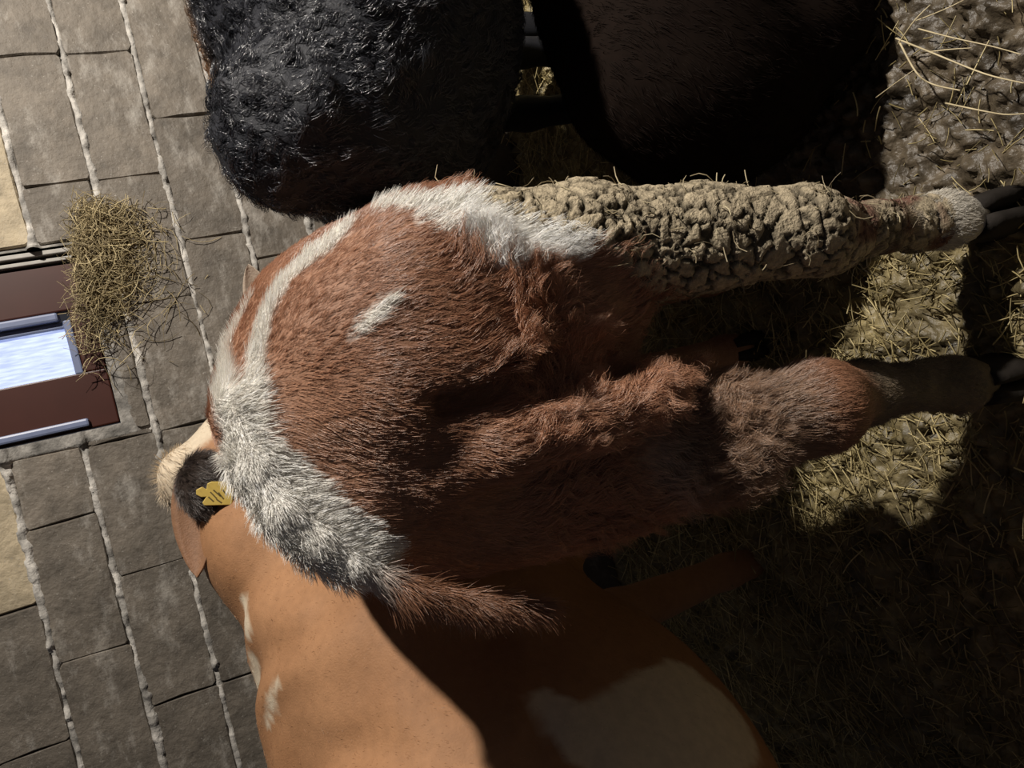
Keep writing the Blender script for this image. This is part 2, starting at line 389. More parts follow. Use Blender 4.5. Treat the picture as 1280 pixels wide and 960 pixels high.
# ------------------------------------------------------------------ floor
nx, ny = 560, 460
X, Y = np.meshgrid(np.linspace(-1.45, 2.05, nx), np.linspace(-.2, 2.26, ny), indexing='ij'); p = np.stack([X, Y, X * 0], -1)
bed = sstep(1.25, 2.2, Y) * .17
rough = fbm(p * 7, 3, 4) * .022 + np.abs(fbm(p * 19, 3, 14)) * .034 + np.abs(fbm(p * 44, 4, 24)) * .034 + fbm(p * 100, 2, 29) * .007
Zg = bed + rough - .012
def floor_z(x, y): 
    i = np.clip(((np.asarray(x) + 1.45) / 3.5 * (nx - 1)).astype(int), 0, nx - 1); j = np.clip(((np.asarray(y) + .2) / 2.46 * (ny - 1)).astype(int), 0, ny - 1)
    return Zg[i, j]
def strawness(x, y):
    pp = np.stack([x, y, x * 0], -1)
    return np.clip(sstep(.10, .0, x - .12 * sstep(.8, 1.1, y)) * (.75 + .5 * fbm(pp * 6, 2, 77)) + sstep(1.3, 1.7, y), 0, 1)
st = strawness(X, Y)[..., None]; tn = (.8 + .75 * fbm(p * 25, 4, 6))[..., None]
gc = (np.array([.12, .094, .062]) * (1 - st) + np.array([.29, .235, .115]) * st) * tn
i = np.arange(nx * ny).reshape(nx, ny); q = np.stack([i[:-1, :-1], i[1:, :-1], i[1:, 1:], i[:-1, 1:]], -1).reshape(-1, 4)
fl = mesh_obj('floor', np.stack([X, Y, Zg], -1).reshape(-1, 3), q, M_ground, cols=np.clip(gc.reshape(-1, 3), .01, 1)); fl['kind'] = 'structure'

def ribbons(name, starts, dirs, lens, wid, cols, parent=None, mat=M_straw, bend=.15, seg=3):
    """flat triangular-section stalks, all in one mesh"""
    n = len(starts); t = np.linspace(0, 1, seg + 1)
    up = np.tile([0, 0, 1.0], (n, 1)); sd = nrm(np.cross(dirs, up) + 1e-4); up2 = np.cross(sd, dirs)
    bd = RNG.normal(0, bend, (n, 2))
    C = starts[:, None] + dirs[:, None] * (lens[:, None] * t)[..., None] + ((t - t ** 2)[None, :, None] * lens[:, None, None]) * (bd[:, :1, None] * sd[:, None] + bd[:, 1:, None] * up2[:, None])
    V = []
    for a in (90, 210, 330):
        c, s = math.cos(math.radians(a)), math.sin(math.radians(a)); V.append(C + wid[:, None, None] * (c * sd[:, None] + s * up2[:, None]))
    V = np.stack(V, 2)  # n, seg+1, 3, 3
    base = np.arange(n)[:, None, None, None] * (seg + 1) * 3 + np.arange(seg)[None, :, None, None] * 3
    k = np.arange(3); q = np.stack([k, (k + 1) % 3, (k + 1) % 3 + 3, k + 3], -1)[None, None]
    q = (base + q).reshape(-1, 4); cc = np.repeat(cols, (seg + 1) * 3, axis=0)
    return mesh_obj(name, V.reshape(-1, 3), q, mat, parent, smooth=False, cols=cc)
def straw_cols(n, lo=(.20, .15, .06), hi=(.62, .50, .24)):
    t = RNG.random((n, 1)) ** 1.4; return np.array(lo) * (1 - t) + np.array(hi) * t
n = 16000
sx = RNG.uniform(-1.2, 1.6, n * 3); sy = RNG.uniform(.5, 2.12, n * 3); keep = RNG.random(n * 3) < (.16 + .84 * strawness(sx, sy)); sx, sy = sx[keep][:n], sy[keep][:n]; n = len(sx)
ang = RNG.uniform(0, 6.28, n); tl = RNG.normal(0.1, .3, n); D = nrm(np.stack([np.cos(ang), np.sin(ang), tl], -1)); Ls = RNG.uniform(.015, .07, n) * np.where(sy > 1.3, 1.7, 1)
S = np.stack([sx, sy, floor_z(sx, sy) + RNG.uniform(0, .012, n)], -1)
lit = ribbons('straw_litter', S, D, Ls, RNG.uniform(.0006, .0017, n), straw_cols(n, (.24, .19, .08), (.70, .58, .30))); lit['kind'] = 'stuff'
tag(lit, 'short trampled straw bedding scattered over the barn floor', 'straw')

def tube(name, pts, r0, r1, mat, parent=None, col=None, sides=7, sub=6):
    pts = np.array(pts, float); m = len(pts)
    tt = np.linspace(0, m - 1, (m - 1) * sub + 1); C = []
    for t in tt:
        i = min(int(t), m - 2); f = t - i; p0 = pts[max(i - 1, 0)]; p1 = pts[i]; p2 = pts[i + 1]; p3 = pts[min(i + 2, m - 1)]
        C.append(.5 * ((2 * p1) + (p2 - p0) * f + (2 * p0 - 5 * p1 + 4 * p2 - p3) * f * f + (-p0 + 3 * p1 - 3 * p2 + p3) * f ** 3))
    C = np.array(C); T = nrm(np.gradient(C, axis=0)); A = nrm(np.cross(T, [.3, .2, .9])); B = np.cross(T, A); R = np.linspace(r0, r1, len(C))
    a = np.linspace(0, 2 * np.pi, sides, endpoint=False)
    V = C[:, None] + R[:, None, None] * (np.cos(a)[None, :, None] * A[:, None] + np.sin(a)[None, :, None] * B[:, None]); V = V.reshape(-1, 3)
    Fc = [(i * sides + j, i * sides + (j + 1) % sides, (i + 1) * sides + (j + 1) % sides, (i + 1) * sides + j) for i in range(len(C) - 1) for j in range(sides)]
    Fc.append(tuple(range(sides))[::-1]); Fc.append(tuple((len(C) - 1) * sides + j for j in range(sides)))
    return mesh_obj(name, V, Fc, mat, parent, cols=np.tile(col, (len(V), 1)) if col is not None else None)
def G(px, py, up=.0):
    d = Fv + Rv * (px - 640) / FPX - Uv * (py - 480) / FPX; t = (up - CAM_H) / d[2]; return np.array([0, 0, CAM_H]) + d * t
stalks = [([(1120, 48), (1165, 66), (1230, 92), (1280, 104)], 'thick pale straw stalk, longest, running to the corner right of the dark calf', .0016),
          ([(1124, 52), (1145, 90), (1165, 105), (1200, 113)], 'curved pale straw stalk bending like a hook beside the longest stalk', .0017),
          ([(1148, 36), (1190, 47), (1240, 58), (1276, 68)], 'straight thin straw stalk running just above the longest stalk', .0012),
          ([(1122, 56), (1143, 26), (1163, 6)], 'short steep straw stalk at the tip of the stalk bundle', .0013),
          ([(1145, 26), (1180, 12), (1205, 0)], 'thin straw stalk leaving the bundle towards the photo top edge', .0011),
          ([(1095, 122), (1122, 102), (1142, 88)], 'lone dull straw stalk touching the dark calf flank', .0010),
          ([(1152, 66), (1185, 62), (1215, 60)], 'middle straw stalk forking off the longest stalk', .0012),
          ([(1182, 129), (1225, 138), (1255, 143), (1282, 142)], 'separate bent straw stalk lying nearest the white hind hoof', .0014)]
for pts, lab, r in stalks:
    o = tube('straw_stalk', [G(x, y, .045 + .012 * (k % 2)) for k, (x, y) in enumerate(pts)], r, r * .6, M_straw, None, (.62, .52, .32), 6, 5); tag(o, lab, 'straw', 'long straw stalks by the muddy leg')

# hanging straw clump under the window sill
n = 3000; cz = RNG.random(n)
px = 96 + RNG.gamma(1.5, 34, n); py = 256 + RNG.beta(1.2, 2.2, n) * 250
keep = px < 262; px, py = px[keep], py[keep]; n = len(px)
dens = RNG.random(n) < np.clip(1.1 - (px - 96) / 130 - np.maximum(py - 350, 0) / 110, .07, 1); px, py = px[dens], py[dens]; n = len(px)
S = np.array([P(a, b, WY - .012 - RNG.random() * .035 * max(0, 1 - (a - 96) / 120)) for a, b in zip(px, py)])
ang = RNG.normal(-.25, .9, n); D = nrm(np.stack([np.sin(ang) * .9 - .15, RNG.normal(-.03, .12, n), np.cos(ang) * np.where(RNG.random(n) < .5, 1, -1) * .9 + .05], -1))
w_ = RNG.random(n) < .45; D[w_] = nrm(np.stack([RNG.normal(0, 1, w_.sum()), RNG.normal(-.03, .1, w_.sum()), RNG.normal(0, .5, w_.sum())], -1))
Ls = RNG.uniform(.03, .11, n); S[:, 1] = np.minimum(S[:, 1], WY - .008)
sc_ = ribbons('straw_clump', S - D * Ls[:, None] * .5, D, Ls, RNG.uniform(.0005, .0013, n), straw_cols(n, (.16, .12, .06), (.60, .49, .27)), bend=.8, seg=4); sc_['kind'] = 'stuff'
tag(sc_, 'clump of dry straw caught on the blocks under the red window', 'straw')

# ------------------------------------------------------------------ main red-pied heifer
WHITE = np.array([.86, .83, .77]); RED = np.array([.31, .150, .084]); RED2 = np.array([.41, .220, .135])
hr_chain = [((.145, .93, .92), .125), ((.148, .89, .72), .084), ((.132, .845, .56), .062), ((.105, .80, .42), .050), ((.098, .815, .37), .042), ((.090, .845, .16), .032), ((.085, .835, .105), .039), ((.080, .825, .075), .033)]
hl_chain = [((-.09, .985, .92), .15), ((-.125, .94, .74), .105), ((-.14, .895, .60), .075), ((-.135, .83, .44), .058), ((-.140, .86, .33), .042), ((-.165, .90, .15), .034), ((-.178, .89, .10), .040), ((-.185, .88, .07), .034)]
tp = [P(300, 520, .885), P(326, 585, .865), P(360, 638, .850), (P(402, 674, .845)), P(444, 704, .84), P(500, 735, .84), P(590, 752, .86), P(680, 755, .88)]
TP = [q_.copy() for q_ in tp]
for q_ in TP: q_[1] += .022
def heifer(p):
    d = el(p, (.035, 1.06, .955), (.225, .29, .255))
    d = smin(d, el(p, (-.085, .955, 1.03), (.095, .12, .13)), .05)
    d = smin(d, rc(p, (.045, 1.15, .93), (.045, 1.52, .90), .245, .22), .1)
    d = smin(d, rc(p, (.045, .98, 1.145), (.045, 1.55, 1.06), .055, .06), .08)
    d = smin(d, rc(p, (.06, 1.60, .90), (.13, 1.86, .62), .14, .10), .1)
    d = smin(d, rc(p, (.13, 1.88, .62), (.15, 1.86, .36), .09, .05), .06)
    d = smin(d, chain(p, hr_chain, .03), .05)
    # right buttock bulge and left buttock
    d = smin(d, el(p, (.112, .93, .93), (.105, .125, .20)), .05)
    d = smin(d, el(p, (-.08, .985, .91), (.105, .115, .20)), .04)
    d = smin(d, chain(p, hl_chain, .03), .05)
    # tucked edge of the left buttock that catches the light
    d = smin(d, chain(p, [((-.080, .850, 1.01), .036), ((-.068, .814, .93), .037), ((-.056, .808, .80), .031), ((-.050, .82, .70), .024), ((-.05, .86, .64), .018)], .02), .02)
    for (x, s) in ((.13, 1), (-.05, -1)):
        d = smin(d, chain(p, [((x, 1.50, .75), .08), ((x, 1.48, .45), .045), ((x, 1.46, .1), .035), ((x, 1.45, .07), .034)], .03), .05)
    d = smin(d, el(p, (.062, .925, .80), (.072, .11, .15)), .03)
    d = smin(d, chain(p, [(q_, .030) for q_ in TP[:5]], .02), .06)
    d = smin(d, el(p, (.05, 1.16, .74), (.18, .26, .17)), .06)
    d = smin(d, el(p, (.155, 1.02, .68), (.075, .14, .13)), .05)
    # groove between the buttocks
    g = chain(p, [((-.003, .80, .99), .014), ((.0, .80, .85), .026), ((.01, .80, .70), .034), ((.0, .80, .55), .04)], .02)
    d = smax(d, -g, .03)
    return d + .0035 * vnoise(p * 16, 3)
V, Fq = nets(heifer, (-.36, .70, -.02), (.42, 2.2, 1.26), .0125)
Nn = grad(heifer, V)
bvh = BVHTree.FromPolygons([tuple(v) for v in V.tolist()], [tuple(f) for f in Fq.tolist()])
def hit(px, py, tree=None):
    d = Fv + Rv * (px - 640) / FPX - Uv * (py - 480) / FPX; h = (tree or bvh).ray_cast(Vector((0, 0, CAM_H)), Vector(d))
    return np.array(h[0]) if h[0] is not None else None
def path(pts, tree=None):
    r = []
    for (x, y, w) in pts:
        h = hit(x, y, tree)
        if h is not None: r.append((h, w))
    return r
def dpath(p, pth):
    d = np.full(len(p), 9.)
    if len(pth) == 1: return np.linalg.norm(p - pth[0][0], axis=1) - pth[0][1]
    for (a, ra), (b, rb) in zip(pth[:-1], pth[1:]): d = np.minimum(d, rc(p, a, b, ra, rb))
    return d
# markings: one white band over the right hip, one along the loin edge, one star, a white thigh
band = path([(425, 290, .018), (400, 312, .021), (360, 345, .020), (330, 395, .018), (316, 450, .017), (312, 500, .018), (318, 550, .022), (325, 590, .03)])
edge = path([(312, 372, .008), (300, 396, .012), (285, 425, .018), (277, 460, .018), (277, 500, .019), (292, 545, .017), (310, 585, .022)])
hip = path([(425, 272, .004), (470, 258, .012), (520, 256, .016), (560, 256, .028), (600, 260, .040), (645, 270, .046), (690, 290, .044)])
under = path([(318, 550, .022), (330, 590, .03), (365, 630, .028), (405, 660, .024)])
hip2 = path([(520, 268, .009), (560, 285, .012), (600, 300, .018), (645, 330, .016)])
star = path([(445, 415, .004), (462, 398, .009), (478, 385, .010), (492, 372, .005)])
print('paths', [len(x) for x in (band, edge, hip, hip2, star)])
def heifer_white(p):
    d = np.minimum(np.minimum(np.minimum(dpath(p, band), dpath(p, under)), dpath(p, edge)), np.minimum(np.minimum(dpath(p, hip), dpath(p, hip2)), dpath(p, star)))
    d = np.minimum(d, chain(p, [(q_, .050) for q_ in TP[1:5]], .01)) + .006 * fbm(p * 55, 3, 91)
    w = sstep(.003, -.003, d)
    lowleg = sstep(.40, .34, p[:, 2] + .03 * fbm(p * 20, 2, 8)) * (p[:, 1] < 1.2)
    lwt = (p[:, 0] < -.02) * sstep(.03, -.02, np.linalg.norm((p - np.array([-.14, .86, .56])) / np.array([1, 1, 1.8]), axis=1) - .09) * .55
    fr = (p[:, 0] > .06) * sstep(.72, .70, p[:, 2]) * 0
    return np.clip(np.maximum(np.maximum(w, lowleg), lwt), 0, 1)
def heifer_col(p):
    w = heifer_white(p)[:, None]; t = sstep(-.5, .5, fbm(p * 9, 3, 17))[:, None]
    warm = RED * (1 - t) + RED2 * t
    low = sstep(.62, .5, p[:, 2] - .16 * (p[:, 0] < 0))[:, None]; dirt_shade = np.where(p[:, :1] < 0, .6, 1.0) * np.array([.40, .31, .21]) * (.8 + .5 * fbm(p * 30, 3, 4))[:, None]  # dirt on the left leg is darkened further, standing in for shade
    pz = (sstep(.20, .17, p[:, 2] + .03 * fbm(p * 40, 3, 19)) * (p[:, 0] > .02))[:, None]; dirt_shade = dirt_shade * (1 - pz) + pz * np.array([.68, .63, .54]) * (.85 + .3 * fbm(p * 60, 3, 4))[:, None]
    return warm * (1 - w) + (WHITE * (1 - low) + dirt_shade * low) * w
hf = thing('cow', 'red and white heifer seen from behind, mud caked on its right hind leg', 'cow', (.02, .95, 0))
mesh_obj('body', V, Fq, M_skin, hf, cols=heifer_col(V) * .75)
# coat
def facing(c):
    return (c[:, 1] < 1.6) * np.clip(1.35 - .6 * (c[:, 1] - .8), .4, 1.3)
def mudmask(p):
    """1 where dried mud covers the right hind leg"""
    m = (p[:, 0] > .035) * (p[:, 1] < 1.12) * sstep(.700, .670, p[:, 2] - 1.4 * (p[:, 0] - .09) - .03 * fbm(p * 25, 2, 5))
    return m * (p[:, 2] > .1) * sstep(.885, .85, p[:, 2] + .03 * fbm(p * 25, 2, 6))
roots = sample(V, Fq, 330000, lambda c: facing(c) * (c[:, 2] > .1)); Nr = grad(heifer, roots)
vis = (Nr * (np.array([0, 0, CAM_H]) - roots)).sum(1) > -.25 * np.linalg.norm(roots - [0, 0, CAM_H], axis=1)
roots, Nr = roots[vis], Nr[vis]
mm = mudmask(roots); mm = mm * sstep(.30, .36, roots[:, 2]); k = RNG.random(len(roots)) > mm; roots, Nr = roots[k], Nr[k]
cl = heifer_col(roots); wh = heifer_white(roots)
flow = np.stack([(roots[:, 0] - .0) * 1.3, -np.ones(len(roots)) * .5, -np.full(len(roots), .9)], -1) + .45 * vnoise3(roots * 7, 40) + .12 * vnoise3(roots * 24, 60)
shag = np.clip(sstep(.50, .62, roots[:, 2]) * sstep(.98, .86, roots[:, 2]) * sstep(1.15, 1.0, roots[:, 1]) , 0, 1) * sstep(-.5, .1, fbm(roots * 12, 2, 71))
leg_ = sstep(.50, .36, roots[:, 2]); L = (.017 + .005 * wh + .036 * shag * (1 - leg_)) * (1 - .55 * leg_)
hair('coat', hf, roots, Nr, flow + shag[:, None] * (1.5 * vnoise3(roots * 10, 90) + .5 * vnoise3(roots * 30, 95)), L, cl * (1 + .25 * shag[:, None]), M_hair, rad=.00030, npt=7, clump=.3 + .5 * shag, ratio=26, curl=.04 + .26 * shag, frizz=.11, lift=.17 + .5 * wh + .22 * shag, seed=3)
# tail laid over the left hip
tpa = np.array(tp)
def tailf(p):
    return chain(p, [(tpa[0], .017), (tpa[1], .021), (tpa[2], .020), (tpa[3], .018), (tpa[4], .013), (tpa[5], .009), (tpa[6], .007), (tpa[7], .004)], .01)
VT, FT = nets(tailf, tpa.min(0) - .04, tpa.max(0) + .04, .006)
def tail_col(p):
    t = sstep(.0, .05, (p - tpa[4]) @ nrm(tpa[5] - tpa[4]))[:, None]; return WHITE * .96 * (1 - t) + RED * .9 * t
tl_ = mesh_obj('tail', VT, FT, M_skin, hf, cols=tail_col(VT) * .9); tl_['label'] = 'white haired tail with a dark tip laid over the hip'
rt = sample(VT, FT, 26000); NrT = grad(tailf, rt)
axis_ = nrm(tpa[4] - tpa[1]); fl_ = np.tile(axis_, (len(rt), 1)) + .2 * vnoise3(rt * 30, 5) + np.array([-.25, 0, .1])
endm = sstep(0, .04, (rt - tpa[4]) @ nrm(tpa[5] - tpa[4]))
hair('tail_hair', tl_, rt, NrT, fl_, .015 + .028 * endm, tail_col(rt), M_hair, rad=.00034, clump=.3, ratio=14, curl=.05, frizz=.25, lift=.2 - .08 * endm, seed=9)

# mud crust, cracked, on the right hind leg
def legonly(p):
    d = smin(chain(p, hr_chain, .03), el(p, (.112, .93, .93), (.105, .125, .20)), .05)
    return smin(d, heifer(p), .001)
seeds = RNG.uniform((-.02, .66, .10), (.34, 1.06, .98), (9000, 3))
dd = heifer(seeds); seeds = seeds[np.abs(dd) < .012]
kds = KDTree(len(seeds))
for i_, s_ in enumerate(seeds.tolist()): kds.insert(s_, i_)
kds.balance()
VM, FM = nets(heifer, (.03, .70, .10), (.33, 1.06, .93), .0036)
NM = grad(heifer, VM)
wob = vnoise3(VM * 55, 12) * .008 + vnoise3(VM * 140, 15) * .0025
qv = (VM + wob).tolist(); e_ = np.empty(len(VM)); rid = np.empty(len(VM), int)
for i_, v_ in enumerate(qv):
    r_ = kds.find_n(v_, 2); e_[i_] = r_[1][2] - r_[0][2]; rid[i_] = r_[0][1]
mk = mudmask(VM) * np.maximum(sstep(.34, .40, VM[:, 2]), .8 * sstep(-.35, -.05, fbm(VM * 30, 4, 55)) * sstep(.12, .15, VM[:, 2])); hgt = RNG.uniform(.4, 1.0, len(seeds))[rid]
crust = sstep(.0005, .0026, e_) * (.0035 + .0045 * hgt) + .0022 * fbm(VM * 150, 3, 2) * sstep(.0005, .003, e_) + .003 * fbm(VM * 40, 2, 8)
VM2 = VM + NM * ((crust + .0015) * mk - .004 * (1 - mk))[:, None]
tone = (.75 + .35 * hgt * sstep(.001, .005, e_) + .25 * fbm(VM * 70, 3, 3))[:, None]
mc = np.array([.42, .35, .24]) * tone * (.25 + .75 * sstep(.0, .004, e_))[:, None]
redl = (sstep(.42, .36, VM[:, 2]) * sstep(-.1, .3, fbm(VM * 22, 2, 6)))[:, None]; mc = mc * (1 - redl) + redl * np.array([.16, .085, .06])
keepf = (mk[FM].max(1) > .06)
cr_ = mesh_obj('mud_crust', VM2, FM[keepf], M_mud, hf, smooth=True, cols=np.clip(mc, .01, 1)); cr_['label'] = 'cracked dried mud crust on the right hind leg'
ns = 240; fi = sample(VM, FM[keepf], ns); nf = grad(heifer, fi)
dd_ = nrm(np.cross(nf, RNG.normal(0, 1, (ns, 3))) + nf * RNG.uniform(0, .9, (ns, 1)))
so = ribbons('straw_bits', fi + nf * .008, dd_, RNG.uniform(.008, .035, ns), RNG.uniform(.0004, .001, ns), straw_cols(ns, (.25, .2, .12), (.55, .47, .3)), hf, bend=.5); so['kind'] = 'stuff'
# short hair stubs at crust edge and ears, hooves
def hoof(name, c, yaw, parent, s=1.0, mat=None):
    V = []; Fc = []
    bm = bmesh.new()
    for sx in (-1, 1):
        rings = []
        for (z, fx, bx, w) in ((0.0, .052, -.045, .030), (.02, .047, -.043, .029), (.045, .032, -.038, .026), (.06, .024, -.034, .022)):
            ring = []
            for t in np.linspace(0, 2 * math.pi, 10, endpoint=False):
                y = (fx - bx) / 2 * math.cos(t) + (fx + bx) / 2; x = w * .56 * math.sin(t) * (1 - .3 * max(0, math.cos(t)))
                x = x + sx * (.0148 - .003 * z / .06); a = math.radians(yaw)
                ring.append(bm.verts.new(((x * math.cos(a) - y * math.sin(a)) * s + c[0], (x * math.sin(a) + y * math.cos(a)) * s + c[1], z * s + c[2])))
            rings.append(ring)
        for r0, r1 in zip(rings[:-1], rings[1:]):
            for i in range(10): bm.faces.new((r0[i], r0[(i + 1) % 10], r1[(i + 1) % 10], r1[i]))
        bm.faces.new(rings[0][::-1]); bm.faces.new(rings[-1])
    me = bpy.data.meshes.new(name); off = Vector(parent_loc(parent)); bmesh.ops.translate(bm, verts=bm.verts, vec=-off); bm.to_mesh(me); bm.free()
    me.polygons.foreach_set('use_smooth', [True] * len(me.polygons)); me.materials.append(mat or M_hoof)
    return link(bpy.data.objects.new(name, me), parent)
hoof('hoof', (.076, .825, .0), 8, hf, 1.3); hoof('hoof', (-.188, .88, .0), -12, hf, 1.3)
hoof('hoof', (.13, 1.45, .03), 0, hf, 1.2); hoof('hoof', (-.05, 1.45, .03), 0, hf, 1.2)
def ear(name, base, tip, nrm_, width, mat, parent, col_in, col_out, hairlen=.0, label=None, cup=.35):
    base = np.array(base, float); tip = np.array(tip, float); ax = tip - base; Lh = np.linalg.norm(ax); ax /= Lh
    nv = np.array(nrm_, float); nv = nrm(nv - (nv @ ax) * ax); sd = np.cross(ax, nv)
    nu, nvv = 14, 9; V = []; C = []
    for i in range(nu):
        t = i / (nu - 1); w = width * (math.sin(math.pi * min(1, (t * .86 + .14))) ** .7) * (1 - .25 * t)
        for j in range(nvv):
            s = j / (nvv - 1) * 2 - 1
            V.append(base + ax * Lh * t + sd * s * w - nv * (cup * w * (1 - s * s) ) + nv * .0)
            C.append(col_in)
    m = len(V)
    V2 = [v - nv * .006 for v in V]; C2 = [col_out] * m; V = V + V2; C = C + C2; Fc = []
    for i in range(nu - 1):
        for j in range(nvv - 1):
            a, b, c, d = i * nvv + j, i * nvv + j + 1, (i + 1) * nvv + j + 1, (i + 1) * nvv + j
            Fc.append((a, b, c, d)); Fc.append((m + a, m + d, m + c, m + b))
    bd = [i * nvv for i in range(nu)] + [(nu - 1) * nvv + j for j in range(1, nvv)] + [i * nvv + nvv - 1 for i in range(nu - 2, -1, -1)] + [j for j in range(nvv - 2, 0, -1)]
    for a, b in zip(bd, bd[1:] + bd[:1]): Fc.append((a, b, m + b, m + a))
    o = mesh_obj(name, V, Fc, mat, parent, cols=np.array(C))
    if label: o['label'] = label
    return o, np.array(V[:m]), nv, ax, sd
e1, *_ = ear('ear', P(334, 400, 1.66), P(310, 330, 1.64), (.5, -1, .3), .036, M_skin, hf, (.45, .36, .28), (.6, .55, .47), label='pale ear tip showing beyond the rump')

# ------------------------------------------------------------------ orange cow on the left
ORG = np.array([.28, .138, .064]); ORG2 = np.array([.38, .20, .100]); CRM = np.array([.56, .47, .35])
def orange(p):
    d = rc(p, (-1.02, .86, .95), (-.50, 1.46, .97), .28, .265)
    d = smin(d, el(p, (-.72, 1.17, .82), (.27, .45, .33), rotz(-41)), .12)
    d = smin(d, rc(p, (-.98, .90, 1.17), (-.52, 1.48, 1.175), .05, .06), .10)
    d = smin(d, rc(p, (-.46, 1.50, 1.02), (-.20, 1.66, 1.17), .225, .135), .14)
    d = smin(d, rc(p, (-.20, 1.66, 1.17), (-.05, 1.74, 1.225), .135, .092), .08)
    # head, turned to the right along the wall
    d = smin(d, rc(p, (-.02, 1.76, 1.250), (.10, 1.80, 1.13), .085, .070), .05)
    d = smin(d, rc(p, (.10, 1.80, 1.13), (.20, 1.82, .97), .070, .052), .05)
    d = smin(d, el(p, (-.03, 1.74, 1.330), (.062, .06, .047)), .04)
    d = smin(d, el(p, (-.40, 1.36, .93), (.15, .15, .26)), .08)
    for c in ([((-.36, 1.46, .74), .11), ((-.28, 1.50, .48), .06), ((-.26, 1.51, .14), .04), ((-.26, 1.50, .07), .04)],
              [((-.60, 1.60, .72), .10), ((-.60, 1.62, .48), .06), ((-.60, 1.63, .14), .04), ((-.60, 1.62, .07), .04)],
              [((-.86, .80, .78), .16), ((-.83, .76, .50), .07), ((-.84, .79, .17), .042), ((-.84, .77, .07), .04)],
              [((-1.12, 1.0, .78), .14), ((-1.14, .98, .50), .07), ((-1.15, 1.0, .15), .04), ((-1.15, .98, .07), .04)]):
        d = smin(d, chain(p, c, .03), .07)
    # soft folds of hide over the shoulder and ribs
    s = (p @ np.array([.62, .70, .25])); m = sstep(.75, .95, p[..., 2]) * sstep(1.62, 1.5, p[..., 1])
    return d + m * (.008 * np.sin(s * 50 + 7 * vnoise(p * 4, 8)) * sstep(-.3, .5, vnoise(p * 6, 18)) + .012 * vnoise(p * 10, 4))
VO, FO = nets(orange, (-1.36, .5, -.01), (.40, 1.95, 1.42), .0150)
bvo = BVHTree.FromPolygons([tuple(v) for v in VO.tolist()], [tuple(f) for f in FO.tolist()])
pA = path([(305, 750, .016), (308, 785, .020)], bvo); pB = path([(318, 826, .020), (322, 856, .022)], bvo); pC = path([(347, 852, .005), (340, 880, .010), (334, 905, .005)], bvo)
pM = path([(680, 880, .022), (740, 920, .05), (800, 900, .06), (860, 860, .06), (900, 800, .05)], bvo); pN = path([(800, 950, .08), (900, 900, .08), (960, 850, .06), (980, 930, .06)], bvo)
print('o paths', [len(x) for x in (pA, pB, pC, pM, pN)])
def orange_col(p):
    t = sstep(-.5, .5, fbm(p * 5, 3, 33))[:, None]; c = ORG * (1 - t) + ORG2 * t
    d = np.full(len(p), 9.)
    for q_ in (pA, pB, pC, pM, pN):
        if len(q_): d = np.minimum(d, dpath(p, q_))
    w = sstep(.004, -.006, d + .008 * fbm(p * 30, 3, 5))
    hp_ = [(P(200, 640, 1.70), .055), (P(205, 585, 1.72), .062), (P(235, 545, 1.74), .062), (P(285, 525, 1.76), .07)]
    poll = sstep(.01, -.01, dpath(p, hp_) + .012 * fbm(p * 30, 2, 7)) * (p[:, 1] > 1.55); face = poll * 0
    legs = 0 * p[:, 2]; w = np.clip(np.maximum.reduce([w, poll, face * .9, legs * .7]), 0, 1)[:, None]
    return c * (1 - w) + CRM * 1.1 * w
oc = thing('cow', 'smooth orange brown cow at the left with a yellow tag in its ear', 'cow', (-.58, .9, 0))
mesh_obj('body', VO, FO, M_hide_smooth, oc, cols=orange_col(VO))
ro = sample(VO, FO, 120000, lambda c: (c[:, 2] > .35) * (c[:, 0] > -1.05)); No = grad(orange, ro)
vis = (No * (np.array([0, 0, CAM_H]) - ro)).sum(1) > -.25 * np.linalg.norm(ro - [0, 0, CAM_H], axis=1); ro, No = ro[vis], No[vis]
fo = np.stack([np.full(len(ro), -.2), -np.ones(len(ro)), -np.full(len(ro), .8)], -1) + .3 * vnoise3(ro * 6, 12)
hp = sstep(.10, .05, np.linalg.norm(ro - np.array([-.03, 1.73, 1.345]), axis=1))
hair('coat', oc, ro, No, fo, .009 + .024 * hp, orange_col(ro), M_hair, rad=.0003, npt=4, clump=.35, ratio=10, frizz=.12, lift=.12 + .5 * hp, seed=5)
# ear with tag
DK = (.060, .044, .036)
eo, EV, en, ea, es = ear('ear', P(238, 590, 1.64), P(246, 722, 1.60), (.1, -1, .5), .052, M_skin, oc, (.23, .12, .065), (.27, .14, .07), label='brown drooping ear', cup=.45)
def earf(p): return el(p, P(254, 606, 1.62), (.075, .035, .055))
re = nrm(RNG.normal(0, 1, (15000, 3))) * np.array([.062, .028, .050]) + P(257, 606, 1.615); Ne = nrm((re - P(257, 606, 1.615)) / np.array([.062, .028, .050]) ** 2)
fe = np.tile([-.55, -.15, -.6], (len(re), 1)) + .3 * vnoise3(re * 20, 3)
Vd, Fd = nets(lambda p: el(p, P(257, 606, 1.615), (.056, .028, .046)), P(257, 606, 1.615) - .09, P(257, 606, 1.615) + .09, .009)
eh = mesh_obj('ear_tuft', Vd, Fd, M_skin, oc, cols=np.tile(DK, (len(Vd), 1))); eh['label'] = 'dark hair tuft inside the ear'
hair('ear_hair', eh, re, Ne, fe, np.full(len(re), .03), np.tile(np.array(DK) * 1.2, (len(re), 1)), M_hair, rad=.0003, clump=.5, frizz=.2, lift=.25, seed=8)
